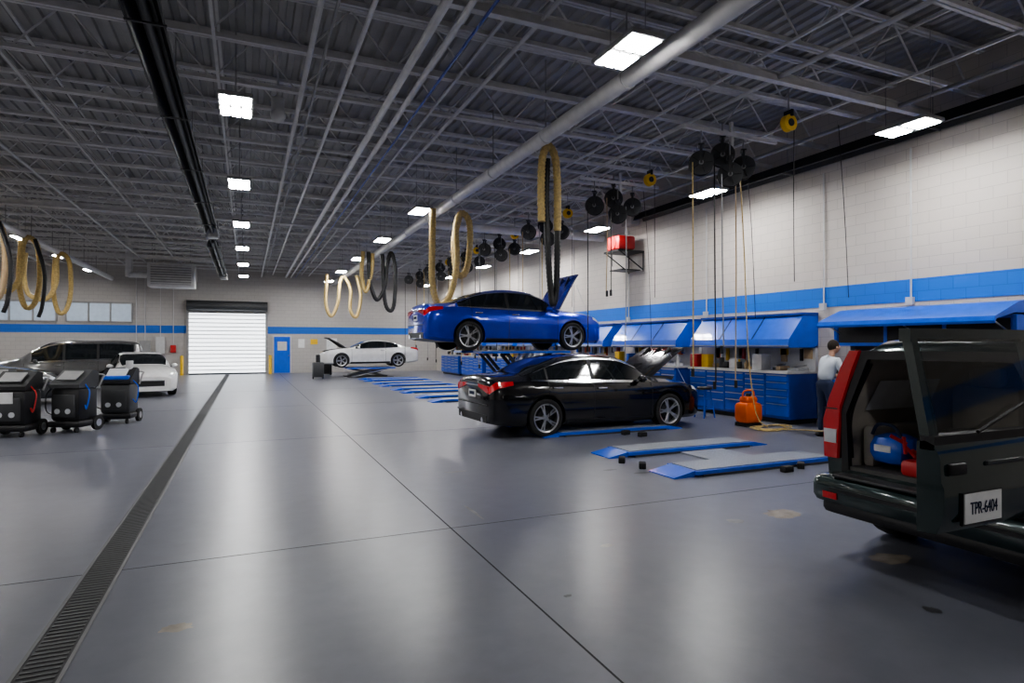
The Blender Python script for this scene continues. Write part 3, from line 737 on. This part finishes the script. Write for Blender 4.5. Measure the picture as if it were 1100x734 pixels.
ex_hose('exhaust_hose',(4.6,22.5,0),[(-.5,0,5.05),(-.45,0,4.0),(-.2,0,3.3),(.1,0,3.8),(.2,0,4.7),(.35,0,5.05),(.5,0,4.4),(.45,0,3.2),(.3,0,2.9),(.1,0,3.3),(.0,0,5)],M_black,.08,[([(-.7,0,5.05),(-.75,0,4.2),(-.6,0,3.6),(-.4,0,4.3),(-.35,0,5.0)],M_yel,.08)])
ex_hose('exhaust_hose',(4.2,30,0),[(-.7,0,5),(-.75,0,3.6),(-.5,0,3.0),(-.2,0,3.6),(-.1,0,4.6),(.1,0,4.9),(.4,0,4.3),(.4,0,3.3),(.7,0,3.0),(.9,0,4),(.7,0,5)],M_yel,.085)
for X,Y in((-6.4,17.8),(-6.4,20.3),(-6.4,23.3),(-6.4,27)):
    ex_hose('exhaust_hose',(X,Y,0),[(-.9,0,4.95),(-.95,0,4.1),(-.8,0,3.45),(-.3,0,3.3),(.0,0,3.9),(.02,0,4.7),(.15,.1,5.0),(.35,.2,4.7),(.38,.3,3.7),(.25,.3,2.95),(.0,.3,2.85),(-.15,.3,3.6),(-.1,.3,4.9)],M_yel if Y!=20.3 else M_tan,.085,[([(.3,.1,4.95),(.55,.1,3.9),(.5,.1,2.9),(.4,.1,2.5)],M_black,.06)] if Y<24 else None)

b=MB(); c=Vector((10.4,15.5,4.7))
b.rbox(c,(.6,.7,.42),M_redp,.06); b.cyl(c+Vector((-.32,0,0)),c+Vector((.1,0,0)),.2,M_redp,n=18)
b.bb(10.05,10.97,15.1,15.9,4.42,4.47,M_black)
for y in(15.12,15.88): b.cyl((10.1,y,4.44),(10.95,y,3.9),.02,M_black,n=6); b.cyl((10.95,y,3.85),(10.95,y,4.45),.02,M_black,n=6)
b.cyl((10.1,15.5,4.42),(10.1,15.5,4.0),.01,M_black); b.bb(10.2,10.9,15.2,15.8,3.88,3.91,M_black)
b.obj('wall_mounted_compressor')

# ------------------------------------------------------------------ service machines at left
def machine(x,y,yaw,kind):
    b=MB()
    b.rbox((0,0,.16),(.62,.6,.12),M_black,.04)
    b.rbox((0,0,.52),(.56,.5,.62),M_black if kind!=2 else M_dkgrey,.06)
    b.rbox((0,-.26,.5),(.42,.03,.42),M_dkgrey,.02)
    b.ext([(-.27,.83),(.25,.83),(.25,1.12),(.1,1.16),(-.27,.9)],'x',-.29,.29,M_black if kind!=1 else M_dkgrey)
    b.box((0,-.11,1.06),(.36,.26,.02),M_lamp if kind==2 else M_grey,Matrix.Rotation(math.radians(35),3,'X'))
    b.tube(cr([(-.3,.22,.8),(-.33,.3,1.0),(-.3,.34,1.06),(.3,.34,1.06),(.33,.3,1.0),(.3,.22,.8)]),.017,M_grey)
    for s in(-1,1):
        b.cyl((s*.33,.2,.14),(s*.27,.2,.14),.14,M_rubber,n=20); b.cyl((s*.335,.2,.14),(s*.33,.2,.14),.07,M_silver,n=14)
        b.cyl((s*.24,-.24,.05),(s*.2,-.24,.05),.05,M_rubber,n=12); b.cyl((s*.22,-.24,.05),(s*.22,-.24,.12),.015,M_grey,n=6)
    b.tube(cr([(-.28,-.1,.9),(-.42,-.15,.7),(-.4,-.18,.4),(-.3,-.1,.3)]),.012,M_black,n=6); b.tube(cr([(.28,-.1,.9),(.4,-.15,.75),(.38,-.2,.45),(.28,-.1,.5)]),.012,M_redp if kind==0 else M_blue,n=6)
    if kind==0: b.bb(-.15,.1,-.29,-.277,.6,.8,M_white)
    if kind==2: b.rbox((0,-.1,.95),(.5,.3,.1),M_blue,.03); b.cyl((.15,.1,1.1),(.15,.1,1.3),.07,M_ltgrey,n=14)
    b.cyl((-.12,-.285,.4),(-.12,-.275,.4),.05,M_lamp,n=14); b.cyl((.08,-.285,.4),(.08,-.275,.4),.05,M_lamp,n=14)
    b.obj('ac_service_machine',None,(x,y,0),yaw)
machine(-3.80,13.6,math.radians(-15),0); machine(-3.0,13.9,math.radians(-25),1); machine(-2.45,15.0,math.radians(-10),2); machine(-4.6,15.3,math.radians(10),1)
b=MB(); x,y=3.9,34
b.rbox((x,y,.5),(.6,.6,.9),M_black,.05); b.rbox((x,y,1.05),(.5,.4,.2),M_dkgrey,.03)
for s in(-1,1):
    for t in(-1,1): b.cyl((x+s*.25,y+t*.2-.02,.06),(x+s*.25,y+t*.2+.02,.06),.06,M_rubber,n=10)
b.obj('shop_cart')
b=MB(); x,y=3.1,30
b.rbox((x,y,.45),(.5,.5,.7),M_dkgrey,.05); b.cyl((x,y,.8),(x,y,1.15),.1,M_black); b.cyl((x-.2,y,.08),(x-.25,y,.08),.08,M_rubber); b.cyl((x+.2,y,.08),(x+.25,y,.08),.08,M_rubber); b.obj('shop_cart')

# ------------------------------------------------------------------ technician
def technician(loc,yaw):
    E=empty('technician',loc,yaw)
    def skin(name,vs,es,rs,m,root=0,sub=2):
        me=D.meshes.new(name); me.from_pydata(vs,es,[]); me.materials.append(m)
        o=put(name,me,E); o.modifiers.new('skin','SKIN')
        for i,r in enumerate(rs): me.skin_vertices[0].data[i].radius=(r,r) if not isinstance(r,tuple) else r
        me.skin_vertices[0].data[root].use_root=True
        s=o.modifiers.new('s','SUBSURF'); s.levels=sub; s.render_levels=sub
        bpy.context.view_layer.update()
        nm=D.meshes.new_from_object(o.evaluated_get(bpy.context.evaluated_depsgraph_get())); o.modifiers.clear(); o.data=nm; nm.shade_smooth(); return o
    skin('trousers',[(0,0,.95),(0,.1,.88),(.03,.11,.5),(0,.12,.1),(0,-.1,.88),(.05,-.11,.5),(.0,-.12,.1),(.01,0,1.04)],[(0,1),(1,2),(2,3),(0,4),(4,5),(5,6),(0,7)],[.13,.095,.07,.06,.095,.07,.06,.13],M_navy)
    skin('shirt',[(.0,0,.98),(.03,0,1.15),(.08,0,1.35),(.1,.17,1.37),(.18,.23,1.12),(.32,.2,1.08),(.1,-.17,1.37),(.18,-.23,1.12),(.32,-.2,1.08),(.11,0,1.44)],[(0,1),(1,2),(2,3),(3,4),(4,5),(2,6),(6,7),(7,8),(2,9)],[.14,.14,.14,.07,.055,.045,.07,.055,.045,.06],M_cloth)
    b=MB(); b.cyl((.12,0,1.42),(.15,0,1.52),.05,M_skin,n=12); b.sph((.18,0,1.60),(.1,.078,.12),M_skin,18,12)
    b.sph((.165,0,1.625),(.105,.084,.11),M_hair,18,12); b.sph((.285,0,1.585),(.02,.014,.02),M_skin,8,6)
    for s in(1,-1):
        b.sph((.175,s*.08,1.59),(.02,.012,.03),M_skin,8,6); b.sph((.268,s*.03,1.605),(.01,.012,.008),M_white,8,6)
        b.rbox((.05,s*.12,.04),(.28,.1,.08),M_black,.03)
    b.bb(.268,.275,-.022,.022,1.545,1.552,M_redp)
    b.obj('head_and_shoes',E,ang=80)
    for s in(1,-1):
        b=MB(); w=Vector((.34,s*.195,1.08)); b.cyl(w,w+Vector((.08,0,-.005)),.028,M_skin,n=10,r2=.026); c=w+Vector((.12,0,-.01)); b.sph(c,(.055,.042,.018),M_skin)
        for k in range(4):
            y=(k-1.5)*.02; l=[.06,.075,.07,.055][k]; a=c+Vector((.045,y,0)); m_=a+Vector((l*.6,0,.004)); b.tube([a,m_,m_+Vector((l*.4,0,-.018))],.009,M_skin,n=6)
        a=c+Vector((-.01,-s*.035,0)); b.tube([a,a+Vector((.03,-s*.025,-.005)),a+Vector((.055,-s*.03,-.015))],.01,M_skin,n=6); b.obj('hand_left' if s>0 else 'hand_right',E)
technician((9.42,7.62,0),math.radians(-12))

# ------------------------------------------------------------------ world / camera
w=D.worlds.new('world'); scene.world=w; w.use_nodes=True
w.node_tree.nodes['Background'].inputs['Color'].default_value=(.6,.7,.9,1); w.node_tree.nodes['Background'].inputs['Strength'].default_value=.3
try: scene.view_settings.look='AgX - Medium High Contrast'
except Exception: pass
scene.view_settings.exposure=.4
cam=D.cameras.new('camera'); co=D.objects.new('camera',cam); COL.objects.link(co)
cam.sensor_width=36; cam.lens=650/1100*36; cam.clip_end=200
co.location=(0,0,1.65); co.rotation_euler=(math.radians(90.264),0,-math.radians(23.67))
scene.camera=co
